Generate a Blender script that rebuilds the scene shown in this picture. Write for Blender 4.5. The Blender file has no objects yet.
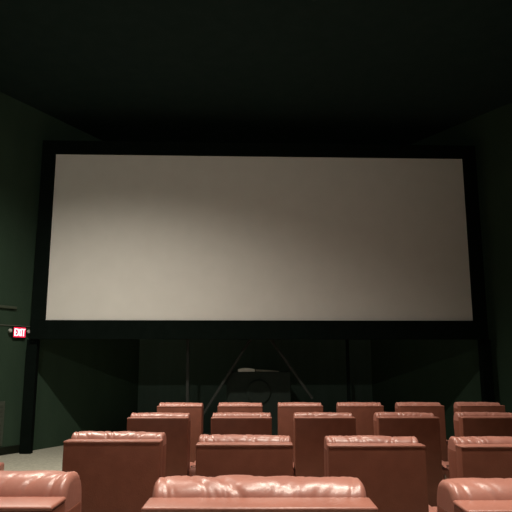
import bpy, bmesh, math, random
from mathutils import Vector, Matrix
R = math.radians
scn = bpy.context.scene
COL = scn.collection

# ------------------------------------------------------------------ camera
cam_d = bpy.data.cameras.new('camera')
cam = bpy.data.objects.new('camera', cam_d); COL.objects.link(cam)
cam_d.sensor_fit = 'HORIZONTAL'; cam_d.sensor_width = 36.0
cam_d.lens = 36.0 * 590.0 / 512.0
cam_d.clip_start = 0.05; cam_d.clip_end = 100
pit, yaw, rol = R(10.27), R(2.1), R(-0.05)
fw = Vector((math.sin(yaw)*math.cos(pit), math.cos(yaw)*math.cos(pit), math.sin(pit)))
rt = Vector((math.cos(yaw), -math.sin(yaw), 0)); up = rt.cross(fw)
rr = math.cos(rol)*rt + math.sin(rol)*up; uu = -math.sin(rol)*rt + math.cos(rol)*up
m = Matrix((rr, uu, -fw)).transposed().to_4x4(); m.translation = Vector((0, 0, 1.63))
cam.matrix_world = m
scn.camera = cam

# ------------------------------------------------------------------ world and exposure
w = bpy.data.worlds.new('world'); scn.world = w; w.use_nodes = True
w.node_tree.nodes['Background'].inputs[0].default_value = (0.55, 0.9, 0.5, 1)
w.node_tree.nodes['Background'].inputs[1].default_value = 0.0
vs = scn.view_settings
vs.view_transform = 'Standard'; vs.look = 'None'; vs.gamma = 1.0; vs.use_curve_mapping = False
vs.exposure = 0.0

CEIL = 6.7
WARM = (1.0, 0.915, 0.79)
# ceiling downlights: x, y, power, cone angle, cone blend, point the lamp is turned to
LAMPS = [(-2.2, 7.1, 1550, 138, 1.0, (-2.2, 7.2, 0.0)),
         (1.1, 7.42, 650, 80, 0.6, (1.1, 7.42, 0.0)),  # added lamp, brightens the seat tops of the front rows
         (1.0, 3.35, 1050, 62, 0.6, (0.7, 3.0, 0.0)),
         (0.1, 1.2, 900, 48, 0.5, (0.1, 1.2, 0.0)),
         (-1.5, -4.0, 740, 80, 1.0, (-4.2, 11.3, 5.0))]  # added fill from behind, lifts the screen and the seat backs

# ------------------------------------------------------------------ materials
def nt(name):
    mt = bpy.data.materials.new(name); mt.use_nodes = True
    t = mt.node_tree; b = t.nodes['Principled BSDF']
    return mt, t, b
def noise_mat(name, c1, c2, scale, rough, bump=0.0, bscale=None, spec=0.5, stretch=(1, 1, 1), metal=0.0, bdist=0.01, detail=4):
    mt, t, b = nt(name)
    tc = t.nodes.new('ShaderNodeTexCoord'); mp = t.nodes.new('ShaderNodeMapping')
    mp.inputs['Scale'].default_value = stretch
    t.links.new(tc.outputs['Object'], mp.inputs['Vector'])
    n = t.nodes.new('ShaderNodeTexNoise'); n.inputs['Scale'].default_value = scale; n.inputs['Detail'].default_value = detail
    t.links.new(mp.outputs[0], n.inputs['Vector'])
    cr = t.nodes.new('ShaderNodeValToRGB')
    cr.color_ramp.elements[0].position = 0.3; cr.color_ramp.elements[1].position = 0.7
    cr.color_ramp.elements[0].color = (*c1, 1); cr.color_ramp.elements[1].color = (*c2, 1)
    t.links.new(n.outputs['Fac'], cr.inputs['Fac']); t.links.new(cr.outputs['Color'], b.inputs['Base Color'])
    b.inputs['Roughness'].default_value = rough; b.inputs['Metallic'].default_value = metal
    b.inputs['Specular IOR Level'].default_value = spec
    if bump:
        n2 = t.nodes.new('ShaderNodeTexNoise'); n2.inputs['Scale'].default_value = bscale or scale*4
        t.links.new(mp.outputs[0], n2.inputs['Vector'])
        bp = t.nodes.new('ShaderNodeBump'); bp.inputs['Strength'].default_value = bump; bp.inputs['Distance'].default_value = bdist
        t.links.new(n2.outputs['Fac'], bp.inputs['Height']); t.links.new(bp.outputs[0], b.inputs['Normal'])
    return mt
def emit_mat(name, col, s):
    mt, t, b = nt(name)
    b.inputs['Base Color'].default_value = (*col, 1)
    b.inputs['Emission Color'].default_value = (*col, 1); b.inputs['Emission Strength'].default_value = s
    return mt
M = {}
M['leather'] = noise_mat('leather', (0.34, 0.128, 0.090), (0.40, 0.155, 0.11), 9, 0.40, 0.25, 160, 0.55, bdist=0.003)
M['shell_vinyl'] = noise_mat('shell_vinyl', (0.185, 0.058, 0.034), (0.22, 0.072, 0.043), 9, 0.5, 0.25, 160, 0.4, bdist=0.003)
M['leather_soft'] = noise_mat('leather_soft', (0.40, 0.165, 0.125), (0.47, 0.20, 0.15), 6, 0.38, 0.3, 60, 0.6, bdist=0.002)
M['black_plastic'] = noise_mat('black_plastic', (0.010, 0.010, 0.011), (0.016, 0.016, 0.017), 20, 0.4)
M['steel'] = noise_mat('steel', (0.45, 0.43, 0.41), (0.55, 0.53, 0.5), 30, 0.3, metal=1.0)
M['screen'] = noise_mat('screen', (0.70, 0.685, 0.645), (0.73, 0.715, 0.675), 3, 0.85, 0.05, 300, 0.1)
M['masking'] = noise_mat('masking', (0.003, 0.0058, 0.0045), (0.0042, 0.0075, 0.006), 8, 0.95, 0.1, 150, 0.05)
M['cabinet'] = noise_mat('cabinet', (0.014, 0.022, 0.018), (0.018, 0.027, 0.022), 12, 0.8, spec=0.2)
M['strut'] = noise_mat('strut', (0.013, 0.016, 0.013), (0.018, 0.021, 0.018), 12, 0.7)
M['green_wall'] = noise_mat('green_wall', (0.030, 0.056, 0.036), (0.038, 0.068, 0.044), 1.6, 0.9, 0.3, 60, 0.15, stretch=(1, 1, 0.35))
M['black_wall'] = noise_mat('black_wall', (0.065, 0.105, 0.085), (0.078, 0.12, 0.10), 2.5, 0.95, 0.2, 40, 0.1, stretch=(3, 3, 0.2))
M['black_ceiling'] = noise_mat('black_ceiling', (0.014, 0.028, 0.026), (0.018, 0.033, 0.030), 4, 0.95, 0.2, 60, 0.1)
M['trim_green'] = noise_mat('trim_green', (0.045, 0.06, 0.038), (0.058, 0.073, 0.048), 6, 0.7)
M['baseboard'] = noise_mat('baseboard', (0.008, 0.011, 0.006), (0.012, 0.015, 0.009), 8, 0.6, spec=0.2)
M['carpet'] = noise_mat('carpet', (0.42, 0.41, 0.335), (0.57, 0.555, 0.46), 22, 1.0, 0.8, 180, 0.05, bdist=0.01)
M['grey_metal'] = noise_mat('grey_metal', (0.05, 0.062, 0.045), (0.07, 0.08, 0.062), 35, 0.6)
M['grey_board'] = noise_mat('grey_board', (0.50, 0.51, 0.48), (0.58, 0.59, 0.56), 10, 0.7)
M['conduit_grey'] = noise_mat('conduit_grey', (0.12, 0.125, 0.10), (0.15, 0.155, 0.125), 25, 0.6)
M['lamp_grey'] = noise_mat('lamp_grey', (0.42, 0.41, 0.37), (0.5, 0.49, 0.44), 20, 0.4)
M['exit_red'] = emit_mat('exit_red', (1.0, 0.02, 0.07), 0.9)
M['exit_white'] = emit_mat('exit_white', (1.0, 0.78, 0.84), 1.6)
M['bulb'] = emit_mat('bulb', WARM, 8.0)

# ------------------------------------------------------------------ helpers
def link(name, me, mat, parent=None, smooth=False):
    o = bpy.data.objects.new(name, me); COL.objects.link(o)
    if mat is not None and not me.materials: me.materials.append(M[mat])
    if smooth:
        for p in me.polygons: p.use_smooth = True
    if parent: o.parent = parent
    return o
def tag(o, label, cat=None, group=None, kind=None):
    o['label'] = label
    if cat: o['category'] = cat
    if group: o['group'] = group
    if kind: o['kind'] = kind
    return o
def empty(name, loc, rot=(0, 0, 0)):
    o = bpy.data.objects.new(name, None); COL.objects.link(o)
    o.empty_display_size = 0.1; o.location = loc; o.rotation_euler = rot
    return o
def to_me(bm, name):
    bmesh.ops.recalc_face_normals(bm, faces=bm.faces)
    me = bpy.data.meshes.new(name); bm.to_mesh(me); bm.free(); return me
def box_bm(lo, hi, bev=0.0, seg=2, bm=None, mat=None):
    b2 = bmesh.new()
    bmesh.ops.create_cube(b2, size=1.0)
    for v in b2.verts:
        v.co = Vector([lo[i] + (v.co[i]+0.5)*(hi[i]-lo[i]) for i in range(3)])
    if bev > 0:
        bmesh.ops.bevel(b2, geom=b2.edges[:], offset=bev, segments=seg, profile=0.5, affect='EDGES')
    if mat is not None: b2.transform(mat)
    if bm is None: return b2
    tmp = bpy.data.meshes.new('tmp'); b2.to_mesh(tmp); b2.free(); bm.from_mesh(tmp); bpy.data.meshes.remove(tmp)
    return bm
def box(name, lo, hi, mat, parent=None, bev=0.0, seg=2, xf=None, smooth=False):
    return link(name, to_me(box_bm(lo, hi, bev, seg, None, xf), name), mat, parent, smooth)
def prism(name, poly, z0, z1, mat, parent=None):
    bm = bmesh.new()
    a = [bm.verts.new((x, y, z0)) for x, y in poly]; b = [bm.verts.new((x, y, z1)) for x, y in poly]
    bm.faces.new(a); bm.faces.new(b)
    n = len(poly)
    for i in range(n): bm.faces.new((a[i], a[(i+1) % n], b[(i+1) % n], b[i]))
    return link(name, to_me(bm, name), mat, parent)
def bar(name, p, q, wd, dp, mat, parent=None):
    p, q = Vector(p), Vector(q); d = (q-p); L = d.length
    xf = Matrix.Translation(p) @ d.to_track_quat('Z', 'Y').to_matrix().to_4x4()
    return box(name, (-wd/2, -dp/2, 0), (wd/2, dp/2, L), mat, parent, 0.004, 1, xf)
def lathe_me(name, prof, seg=20, xf=None):
    bm = bmesh.new(); rings = []
    for r_, z in prof:
        rings.append([bm.verts.new((r_*math.cos(2*math.pi*k/seg), r_*math.sin(2*math.pi*k/seg), z)) for k in range(seg)])
    for a, b in zip(rings, rings[1:]):
        for k in range(seg): bm.faces.new((a[k], a[(k+1) % seg], b[(k+1) % seg], b[k]))
    bm.faces.new(rings[0]); bm.faces.new(rings[-1])
    if xf is not None: bm.transform(xf)
    return to_me(bm, name)

# ------------------------------------------------------------------ the hall
XC = 0.53                                        # centre line of the screen
WA = Vector((-4.170, 11.165)); WDIR = Vector((0.4925, 0.8703)).normalized(); WN = Vector((WDIR.y, -WDIR.x))
def on_left(yy): return WA.x + (yy-WA.y)*WDIR.x/WDIR.y
SIDE = -5.1; YB = -4.5; YF = 14.5
ys = WA.y + (SIDE-WA.x)*WDIR.y/WDIR.x
lp = [(SIDE, YB), (SIDE, ys), (on_left(YF), YF)]
T = 0.2
lo = [(SIDE-T, YB), (SIDE-T, ys+0.05), (on_left(YF)-T, YF+0.05)]
mir = lambda pts: [(2*XC-x, y) for x, y in pts]
def wall_strip(name, inn, out, label):
    bm = bmesh.new()
    z0, z1 = -0.1, CEIL + 0.1
    rows = []
    for (a, b) in zip(inn, out):
        rows.append([bm.verts.new((*a, z0)), bm.verts.new((*a, z1)), bm.verts.new((*b, z1)), bm.verts.new((*b, z0))])
    for r1, r2 in zip(rows, rows[1:]):
        for k in range(4): bm.faces.new((r1[k], r1[(k+1) % 4], r2[(k+1) % 4], r2[k]))
    bm.faces.new(rows[0]); bm.faces.new(rows[-1])
    return tag(link(name, to_me(bm, name), 'green_wall'), label, 'wall', kind='structure')
wall_left = wall_strip('wall_left', lp, lo, 'dark green painted wall carrying the exit sign')
wall_right = wall_strip('wall_right', mir(lp), mir(lo), 'dark green wall in deep shade opposite the exit sign')
tag(box('wall_front', (on_left(YF)-T, YF, -0.1), (2*XC-on_left(YF)+T, YF+0.2, CEIL+0.1), 'black_wall'), 'black wall far behind the projection screen', 'wall', kind='structure')
tag(box('wall_back', (SIDE-T, YB-0.2, -0.1), (2*XC-SIDE+T, YB, CEIL+0.1), 'black_wall'), 'black rear wall of the cinema hall', 'wall', kind='structure')
tag(box('ceiling', (SIDE-T, YB-0.2, CEIL), (2*XC-SIDE+T, YF+0.2, CEIL+0.2), 'black_ceiling'), 'black painted cinema ceiling', 'ceiling', kind='structure')
# floor: raised rear tier, then a gentle rake down to the screen
TIER_Y, TIER_Z, RK0, RKY = 3.05, 0.264, 0.139, 11.6
def floor_z(y):
    if y < TIER_Y: return TIER_Z
    if y > RKY: return 0.0
    return RK0*(RKY-y)/(RKY-TIER_Y)
RAKE = math.atan2(RK0, RKY-TIER_Y)
bm = bmesh.new()
prof = [(YB-0.2, TIER_Z), (TIER_Y, TIER_Z), (TIER_Y, RK0), (RKY, 0.0), (YF+0.2, 0.0), (YF+0.2, -0.2), (YB-0.2, -0.2)]
va = [bm.verts.new((SIDE-T, y, z)) for y, z in prof]; vb = [bm.verts.new((2*XC-SIDE+T, y, z)) for y, z in prof]
bm.faces.new(va); bm.faces.new(vb)
for i in range(len(prof)):
    j = (i+1) % len(prof); bm.faces.new((va[i], va[j], vb[j], vb[i]))
tag(link('floor', to_me(bm, 'floor'), 'carpet'), 'grey beige carpeted floor sloping to the screen', 'floor', kind='structure')
# things on the splayed left wall: s runs along the wall, n out of it
def wall_xf(s, n, z):
    o = WA + WDIR*s + WN*n
    mm = Matrix(((WDIR.x, WN.x, 0, o.x), (WDIR.y, WN.y, 0, o.y), (0, 0, 1, z), (0, 0, 0, 1)))
    return mm
# (local axes: x along wall towards the screen, y out of the wall, z up)
s_leg = 0.60
tag(box('baseboard_left', (-1.6, -0.01, -0.005), (s_leg, 0.02, 0.145), 'baseboard', xf=wall_xf(0, 0, 0), bev=0.004), 'black baseboard along the green wall below the exit sign', 'baseboard', kind='structure')
tag(box('trim_1', (-1.2, -0.01, 0), (0.11, 0.045, 0.05), 'trim_green', xf=wall_xf(0, 0, 2.625), bev=0.008), 'narrow dark green ledge moulding above the exit sign', 'trim', kind='structure')

# ------------------------------------------------------------------ projection screen
SY = 11.3
sx0, sx1, sz0, sz1 = -3.553, 4.614, 2.426, 5.708
ps = empty('projection_screen', (XC, SY, 0))
tag(ps, 'wide pale grey cinema screen in a black masking frame', 'projection screen')
def spart(name, lo_, hi_, mat, bev=0.0):
    o = box(name, (lo_[0]-XC, lo_[1]-SY, lo_[2]), (hi_[0]-XC, hi_[1]-SY, hi_[2]), mat, ps, bev); return o
spart('screen_sheet', (sx0-0.02, SY, sz0-0.02), (sx1+0.02, SY+0.02, sz1+0.02), 'screen')
zb, zt = 2.07, 5.98; xl, xr = -3.815, 4.88
spart('masking_border', (xl, SY-0.05, sz1), (xr, SY+0.05, zt), 'masking', 0.006)
spart('masking_border', (xl, SY-0.05, zb), (xr, SY+0.05, sz0), 'masking', 0.006)
spart('masking_border', (xl, SY-0.05, sz0), (sx0, SY+0.05, sz1), 'masking', 0.006)
spart('masking_border', (sx1, SY-0.05, sz0), (xr, SY+0.05, sz1), 'masking', 0.006)
spart('leg', (-3.895, SY+0.04, 0.0), (-3.70, SY+0.20, zb), 'masking', 0.006)
spart('leg', (2*XC+3.70, SY+0.04, 0.0), (2*XC+3.895, SY+0.20, zb), 'masking', 0.006)
o = lambda p: (p[0]-XC, p[1]-SY, p[2])
bar('brace', o((0.42, 12.0, 2.25)), o((-0.78, 12.0, 0.36)), 0.06, 0.05, 'strut', ps)
bar('brace', o((0.66, 12.0, 2.2)), o((1.56, 12.0, 0.93)), 0.06, 0.05, 'strut', ps)
bar('post', o((-0.91, 12.0, 0.0)), o((-0.93, 12.0, 2.3)), 0.06, 0.06, 'strut', ps)
bar('crossbar', o((-1.6, 12.06, 2.3)), o((2.6, 12.06, 2.3)), 0.06, 0.06, 'strut', ps)
bar('post', o((2.3, 12.06, 0.0)), o((2.3, 12.06, 2.3)), 0.06, 0.06, 'masking', ps)

# speaker cabinet behind the screen with two grey pieces lying on it
sp = empty('loudspeaker_cabinet', (0.5, 12.55, 0.0))
tag(sp, 'big black loudspeaker cabinet standing behind the screen frame', 'loudspeaker')
box('cabinet_body', (-0.65, -0.35, 0.0), (0.65, 0.35, 1.455), 'cabinet', sp, 0.015)
for dz in (0.38, 1.05):
    me = lathe_me('speaker_cone', [(0.25, 0.0), (0.25, 0.02), (0.21, 0.025), (0.08, 0.004)], 28, Matrix.Rotation(R(90), 4, 'X'))
    c = link('speaker_cone', me, 'cabinet', sp, True); c.location = (0, -0.345, dz)
bm = bmesh.new()
L_, W_ = 0.17, 0.16
pr = [(-L_, 0.0), (-L_, 0.05), (-0.05, 0.072), (0.06, 0.068), (L_, 0.048), (L_, 0.0)]
a = [bm.verts.new((x, -W_, z)) for x, z in pr]; b = [bm.verts.new((x, W_, z)) for x, z in pr]
bm.faces.new(a); bm.faces.new(b)
for i in range(6): bm.faces.new((a[i], a[(i+1) % 6], b[(i+1) % 6], b[i]))
t1 = link('cushion_pad', to_me(bm, 'cushion_pad'), 'grey_board'); t1.location = (0.25, 12.37, 1.455)
tag(t1, 'thick pale grey pad lying on the black cabinet under the screen', 'pad')
bm = bmesh.new()
pr = [(-0.235, 0.0), (-0.235, 0.042), (0.0, 0.030), (0.235, 0.012), (0.235, 0.0)]
a = [bm.verts.new((x, -0.12, z)) for x, z in pr]; b = [bm.verts.new((x, 0.12, z)) for x, z in pr]
bm.faces.new(a); bm.faces.new(b)
for i in range(5): bm.faces.new((a[i], a[(i+1) % 5], b[(i+1) % 5], b[i]))
t2 = link('wedge_board', to_me(bm, 'wedge_board'), 'conduit_grey'); t2.location = (0.68, 12.33, 1.455)
tag(t2, 'thin dull grey wedge tapering away beside the pale grey pad', 'board')

# ------------------------------------------------------------------ exit sign and wall fittings
ex = empty('exit_sign', (0, 0, 0)); ex.matrix_world = wall_xf(0.195, 0.0, 2.197)
tag(ex, 'glowing red exit sign with two small lamps on green wall', 'exit sign')
SW, SH = 0.143, 0.098
box('housing', (-SW, -0.004, -SH), (SW, 0.055, SH), 'black_plastic', ex, 0.006)
box('face_panel', (-SW+0.006, 0.05, -SH+0.006), (SW-0.006, 0.060, SH-0.006), 'exit_red', ex, 0.003)
LH = 0.068; st = 0.024
def letter(boxes, x0):
    bm = bmesh.new()
    for kind, *a in boxes:
        if kind == 'r': box_bm((x0+a[0], 0.058, a[1]), (x0+a[2], 0.064, a[3]), 0, 1, bm)
        else:
            p, q = Vector((x0+a[0], 0.061, a[1])), Vector((x0+a[2], 0.061, a[3])); d = q-p
            ang = math.atan2(d.x, d.z)
            xf = Matrix.Translation((p+q)/2) @ Matrix.Rotation(ang, 4, 'Y')
            box_bm((-st/2, -0.003, -d.length/2), (st/2, 0.003, d.length/2), 0, 1, bm, xf)
    l_ = link('letter', to_me(bm, 'letter'), 'exit_white', ex); return l_
def flip(x): return x
E_ = [('r', 0, -LH, st, LH), ('r', st, LH-st*.8, 0.062, LH), ('r', st, -st*.4, 0.055, st*.4), ('r', st, -LH, 0.062, -LH+st*.8)]
X_ = [('d', 0.008, -LH+.004, 0.064, LH-.004), ('d', 0.064, -LH+.004, 0.008, LH-.004)]
I_ = [('r', 0, -LH, st, LH)]
T_ = [('r', 0, LH-st*.8, 0.068, LH), ('r', 0.034-st/2, -LH, 0.034+st/2, LH-st*.8)]
# seen from the hall the wall's x axis runs to the right
letter(E_, -0.125); letter(X_, -0.060); letter(I_, 0.019); letter(T_, 0.052)
for sgn in (-1, 1):
    arm = bar('lamp_arm', (sgn*0.14, 0.025, 0.005), (sgn*0.19, 0.03, 0.02), 0.015, 0.015, 'black_plastic', ex)
    me = lathe_me('lamp_head', [(0.016, -0.032), (0.027, -0.025), (0.036, 0.0), (0.036, 0.020), (0.030, 0.024)], 18,
                  Matrix.Translation((sgn*0.215, 0.05, 0.022)) @ Matrix.Rotation(R(-65), 4, 'X') @ Matrix.Rotation(R(0), 4, 'Y'))
    link('lamp_head', me, 'lamp_grey', ex, True)
cd = bar('conduit', (0, 0, 0), (1.9, 0, 0), 0.015, 0.015, 'conduit_grey'); cd.matrix_world = wall_xf(-1.35, 0.012, 2.318)
tag(cd, 'thin grey conduit running along the wall above exit sign', 'conduit')
gp = empty('wall_grille', (0, 0, 0)); gp.matrix_world = wall_xf(-0.38, 0.0, 0.55)
tag(gp, 'grey metal grille low on the green wall near baseboard', 'grille')
box('frame', (-0.42, -0.004, -0.38), (0.40, 0.012, 0.40), 'grey_metal', gp, 0.003)
for k in range(9):
    box('slat', (-0.38, 0.010, -0.34+k*0.08), (0.36, 0.022, -0.29+k*0.08), 'grey_metal', gp, 0.003)

# ------------------------------------------------------------------ ceiling downlights
for (lx, ly, pw, ang, bl, aim), dlab in zip(LAMPS, ('bright round recessed downlight in the black ceiling on the exit sign side', 'added narrow downlight brightening the tops of the foremost recliners', 'round recessed downlight in the ceiling over the second last row', 'round recessed downlight in the ceiling over the rearmost recliners', 'added fill light by the rear wall, turned towards the screen')):
    dl = empty('ceiling_downlight', (lx, ly, CEIL))
    tag(dl, dlab, 'ceiling light', 'ceiling downlights above the recliners')
    link('trim_ring', lathe_me('trim_ring', [(0.085, 0.004), (0.085, -0.018), (0.12, -0.018), (0.125, 0.004)], 28), 'black_plastic', dl, False)
    link('bulb', lathe_me('bulb', [(0.03, 0.0), (0.07, -0.006), (0.06, -0.016), (0.02, -0.02)], 20), 'bulb', dl, True)
    ld = bpy.data.lights.new('downlight_lamp', 'SPOT'); ld.energy = pw; ld.color = WARM
    ld.spot_size = R(ang); ld.spot_blend = bl; ld.shadow_soft_size = 0.06
    lo_ = bpy.data.objects.new('downlight_lamp', ld); COL.objects.link(lo_)
    lo_.parent = dl; lo_.location = (0, 0, -0.09)
    lo_.rotation_euler = (Vector(aim) - Vector((lx, ly, CEIL-0.09))).to_track_quat('-Z', 'Y').to_euler()

# ------------------------------------------------------------------ recliners
HW = 0.314
def pillow_me(seed):
    rnd = random.Random(seed)
    NX, NA = 130, 44
    bm = bmesh.new(); rings = []
    cy, cz, ay, az = 0.214, 0.905, 0.100, 0.116
    folds = []
    main = rnd.choice((-1, 1))
    for k in range(15):
        side = main if rnd.random() < 0.7 else -main
        x0 = side*rnd.uniform(0.08, 0.285) if rnd.random() < 0.8 else rnd.uniform(-0.1, 0.1)
        folds.append((x0, side*rnd.uniform(0.2, 1.1), rnd.uniform(0.005, 0.011), -rnd.uniform(0.0010, 0.0045), rnd.uniform(0, 6.28)))
    waves = [(rnd.uniform(9, 24), rnd.uniform(-12, 12), rnd.uniform(0, 6.28), rnd.uniform(0.0003, 0.0009)) for _ in range(5)] + [(rnd.uniform(38, 60), main*rnd.uniform(25, 50), rnd.uniform(0, 6.28), rnd.uniform(0.0004, 0.0018))]
    sag = rnd.uniform(-0.004, 0.004); seam = rnd.uniform(0.002, 0.006)
    for i in range(NX+1):
        u = -1 + 2*i/NX
        u = math.copysign(1-(1-abs(u))**1.5, u)
        x = u*(HW-0.004)
        tt = min(1.0, (HW-0.004-abs(x))/0.022)
        inset = 0.022*(1-math.sqrt(max(0.0, 1-(1-tt)**2)))
        ring = []
        for j in range(NA):
            th = 2*math.pi*j/NA
            c, sn = math.cos(th), math.sin(th)
            e = 0.70
            py = ay*math.copysign(abs(c)**e, c); pz = az*math.copysign(abs(sn)**e, sn)
            amp = 0.35 + 0.65*max(0.0, sn)
            d = 0.0
            for x0, sl, wd, h, ph in folds:
                t_ = (x - x0 - sl*py - 0.008*math.sin(14*py+ph))/wd
                if abs(t_) < 4: d += h*math.exp(-t_*t_)
            for fx, fy, ph, h in waves: d += h*math.sin(fx*x + fy*py + ph)
            ux = abs(x)/HW
            # tucked seam slanting across each end, with a raised corner outside it
            g = (abs(x) - 0.283 - 0.24*py)/0.006
            d += -seam*math.exp(-g*g)*(1 if sn > 0 else 0.3)
            d += 0.003*math.exp(-((ux-0.96)/0.045)**2)*max(0, sn)
            crown = 0.005*(1-ux*ux) + sag*x/HW
            # the rear side rises towards the middle of the roll
            dome = 0.003*(math.cos(min(1.0, abs(py)/ay)*math.pi/2)) if sn > 0 else 0
            y = cy + py*(1-inset/ay) + d*amp*c
            z = cz + pz*(1-inset/az) + (d*amp + crown + dome)*max(sn, -0.2)
            ring.append(bm.verts.new((x, y, z)))
        rings.append(ring)
    for a, b in zip(rings, rings[1:]):
        for j in range(NA): bm.faces.new((a[j], a[(j+1) % NA], b[(j+1) % NA], b[j]))
    bm.faces.new(rings[0]); bm.faces.new(rings[-1])
    me = to_me(bm, 'headrest')
    for p in me.polygons: p.use_smooth = True
    me.materials.append(M['leather_soft'])
    return me
def puff(lo, hi, bev, bulge, seed):
    """upholstered block: rounded box with bulged faces"""
    b2 = box_bm(lo, hi, bev, 3)
    bmesh.ops.subdivide_edges(b2, edges=[e for e in b2.edges if e.calc_length() > 0.1], cuts=5, use_grid_fill=True)
    rnd = random.Random(seed)
    cen = [(lo[i]+hi[i])/2 for i in range(3)]; hf = [(hi[i]-lo[i])/2 for i in range(3)]
    for v in b2.verts:
        q = [(v.co[i]-cen[i])/hf[i] for i in range(3)]
        for i in range(3):
            if abs(q[i]) > 0.98:
                o_ = [k for k in range(3) if k != i]
                v.co[i] += math.copysign(bulge*(1-q[o_[0]]**2)*(1-q[o_[1]]**2), q[i])
    me = to_me(b2, 'puff')
    for p in me.polygons: p.use_smooth = True
    return me

PILLOWS = [pillow_me(s) for s in (3, 8, 15, 21, 34, 42)]
def bev_me(name, lo, hi, bev, mat, seg=3):
    me = to_me(box_bm(lo, hi, bev, seg), name); me.materials.append(M[mat])
    for p in me.polygons: p.use_smooth = True
    return me
def puff_me(name, lo, hi, bev, bulge, mat, seed):
    me = puff(lo, hi, bev, bulge, seed); me.name = name; me.materials.append(M[mat]); return me
ARM_Z = 0.47
ME = dict(
    back_shell=bev_me('back_shell', (-HW+0.002, 0.003, 0.10), (HW-0.002, 0.125, 0.980), 0.006, 'shell_vinyl'),
    side_panel=bev_me('side_panel', (-0.011, 0.118, 0.12), (0.011, 0.285, 0.945), 0.006, 'shell_vinyl'),
    top_ledge=bev_me('top_ledge', (-HW, 0.0, 0.977), (HW, 0.126, 0.99), 0.0062, 'leather'),
    back_cushion=puff_me('back_cushion', (-HW+0.022, 0.118, 0.40), (HW-0.022, 0.31, 0.85), 0.03, 0.015, 'leather_soft', 1),
    seat_cushion=puff_me('seat_cushion', (-HW+0.004, 0.30, 0.27), (HW-0.004, 0.93, 0.43), 0.04, 0.015, 'leather_soft', 2),
    footrest=puff_me('footrest', (-HW+0.006, 0.915, 0.10), (HW-0.006, 0.99, 0.36), 0.025, 0.008, 'leather_soft', 3),
    base=bev_me('base', (-HW+0.02, 0.03, 0.03), (HW-0.02, 0.90, 0.275), 0.01, 'black_plastic'),
    arm=bev_me('armrest', (-0.053, 0.10, 0.05), (0.053, 0.95, ARM_Z), 0.025, 'leather_soft'),
    foot=lathe_me('foot', [(0.022, 0.0), (0.026, 0.006), (0.018, 0.032)], 12),
    cup=lathe_me('cup_holder', [(0.040, -0.004), (0.048, 0.0), (0.048, 0.006), (0.040, 0.006), (0.037, -0.0), (0.036, -0.003)], 20),
    lever=bev_me('lever', (-0.006, -0.03, -0.02), (0.006, 0.03, 0.02), 0.004, 'steel'),
)
ME['foot'].materials.append(M['black_plastic']); ME['cup'].materials.append(M['black_plastic'])
for mm in ('back_shell', 'arm', 'base', 'lever'):
    pass

def child(name, me, parent, loc=(0, 0, 0), rot=(0, 0, 0)):
    c = bpy.data.objects.new(name, me); COL.objects.link(c); c.parent = parent
    c.location = loc; c.rotation_euler = rot; return c
def recliner(x, y, label, pil, tilt, dz=0.0, rz=0.0):
    root = empty('recliner', (x, y, floor_z(y)+dz), (tilt, 0, rz))
    tag(root, label, 'recliner', 'brown leather recliners in rows facing the screen')
    child('back_shell', ME['back_shell'], root)
    child('top_ledge', ME['top_ledge'], root)
    child('headrest', PILLOWS[pil % len(PILLOWS)], root)
    child('back_cushion', ME['back_cushion'], root)
    child('seat_cushion', ME['seat_cushion'], root)
    child('footrest', ME['footrest'], root)
    child('base', ME['base'], root)
    for sgn in (-1, 1):
        child('side_panel', ME['side_panel'], root, (sgn*(HW-0.013), 0, 0))
        a_ = child('armrest', ME['arm'], root, (sgn*0.3655, 0, 0))
        c_ = child('cup_holder', ME['cup'], a_, (0, 0.30, ARM_Z-0.002))
        if sgn == 1: child('lever', ME['lever'], a_, (0.0, 0.115, 0.40))
        for yy in (0.09, 0.82): child('foot', ME['foot'], root, (sgn*0.25, yy, 0))
    return root

# rows run square to the line of sight from the rear: distance ahead, first offset, seat pitch
ROW = [(1.650, 0.009, 0.8627), (3.934, -0.076, 0.8538), (6.236, -0.152, 0.860), (8.422, -0.224, 0.8428)]
RZ = R(2.1)
spots = {0: [-1, 0, 1], 1: [-1, 0, 1, 2], 2: [-1, 0, 1, 2, 3], 3: [-1, 0, 1, 2, 3, 4]}
ordn = ['at the aisle end', 'next to the aisle recliner', 'third from the aisle', 'fourth from the aisle', 'fifth from the aisle', 'sixth from the aisle']
rowt = ['rearmost row', 'row just ahead of the rearmost', 'row just behind the foremost', 'foremost row facing the screen']
tall = {(1, -1): 1.022, (1, 1): 0.992, (1, 2): 0.986, (0, -1): 1.003, (0, 1): 0.992}
n = 0
for r in range(4):
    h, off, pt = ROW[r]
    for k in spots[r]:
        lat = off + pt*k
        x = h*math.sin(RZ) + lat*math.cos(RZ); y = h*math.cos(RZ) - lat*math.sin(RZ)
        lab = 'brown leather recliner %s, in the %s' % (ordn[k+1], rowt[r])
        rc = recliner(x, y, lab, n*5+r, 0.0 if r == 0 else -RAKE, rz=-RZ)
        rc.scale.z = tall.get((r, k), 1.0)
        if (r, k) == (0, -1):                      # this headrest is plumper than the others
            for ch in rc.children:
                if ch.name.startswith('headrest'): ch.location.z = 0.014
        n += 1
recliner(-2.965, 6.03, 'brown leather recliner alone across the aisle from the rows', 2, -RAKE)
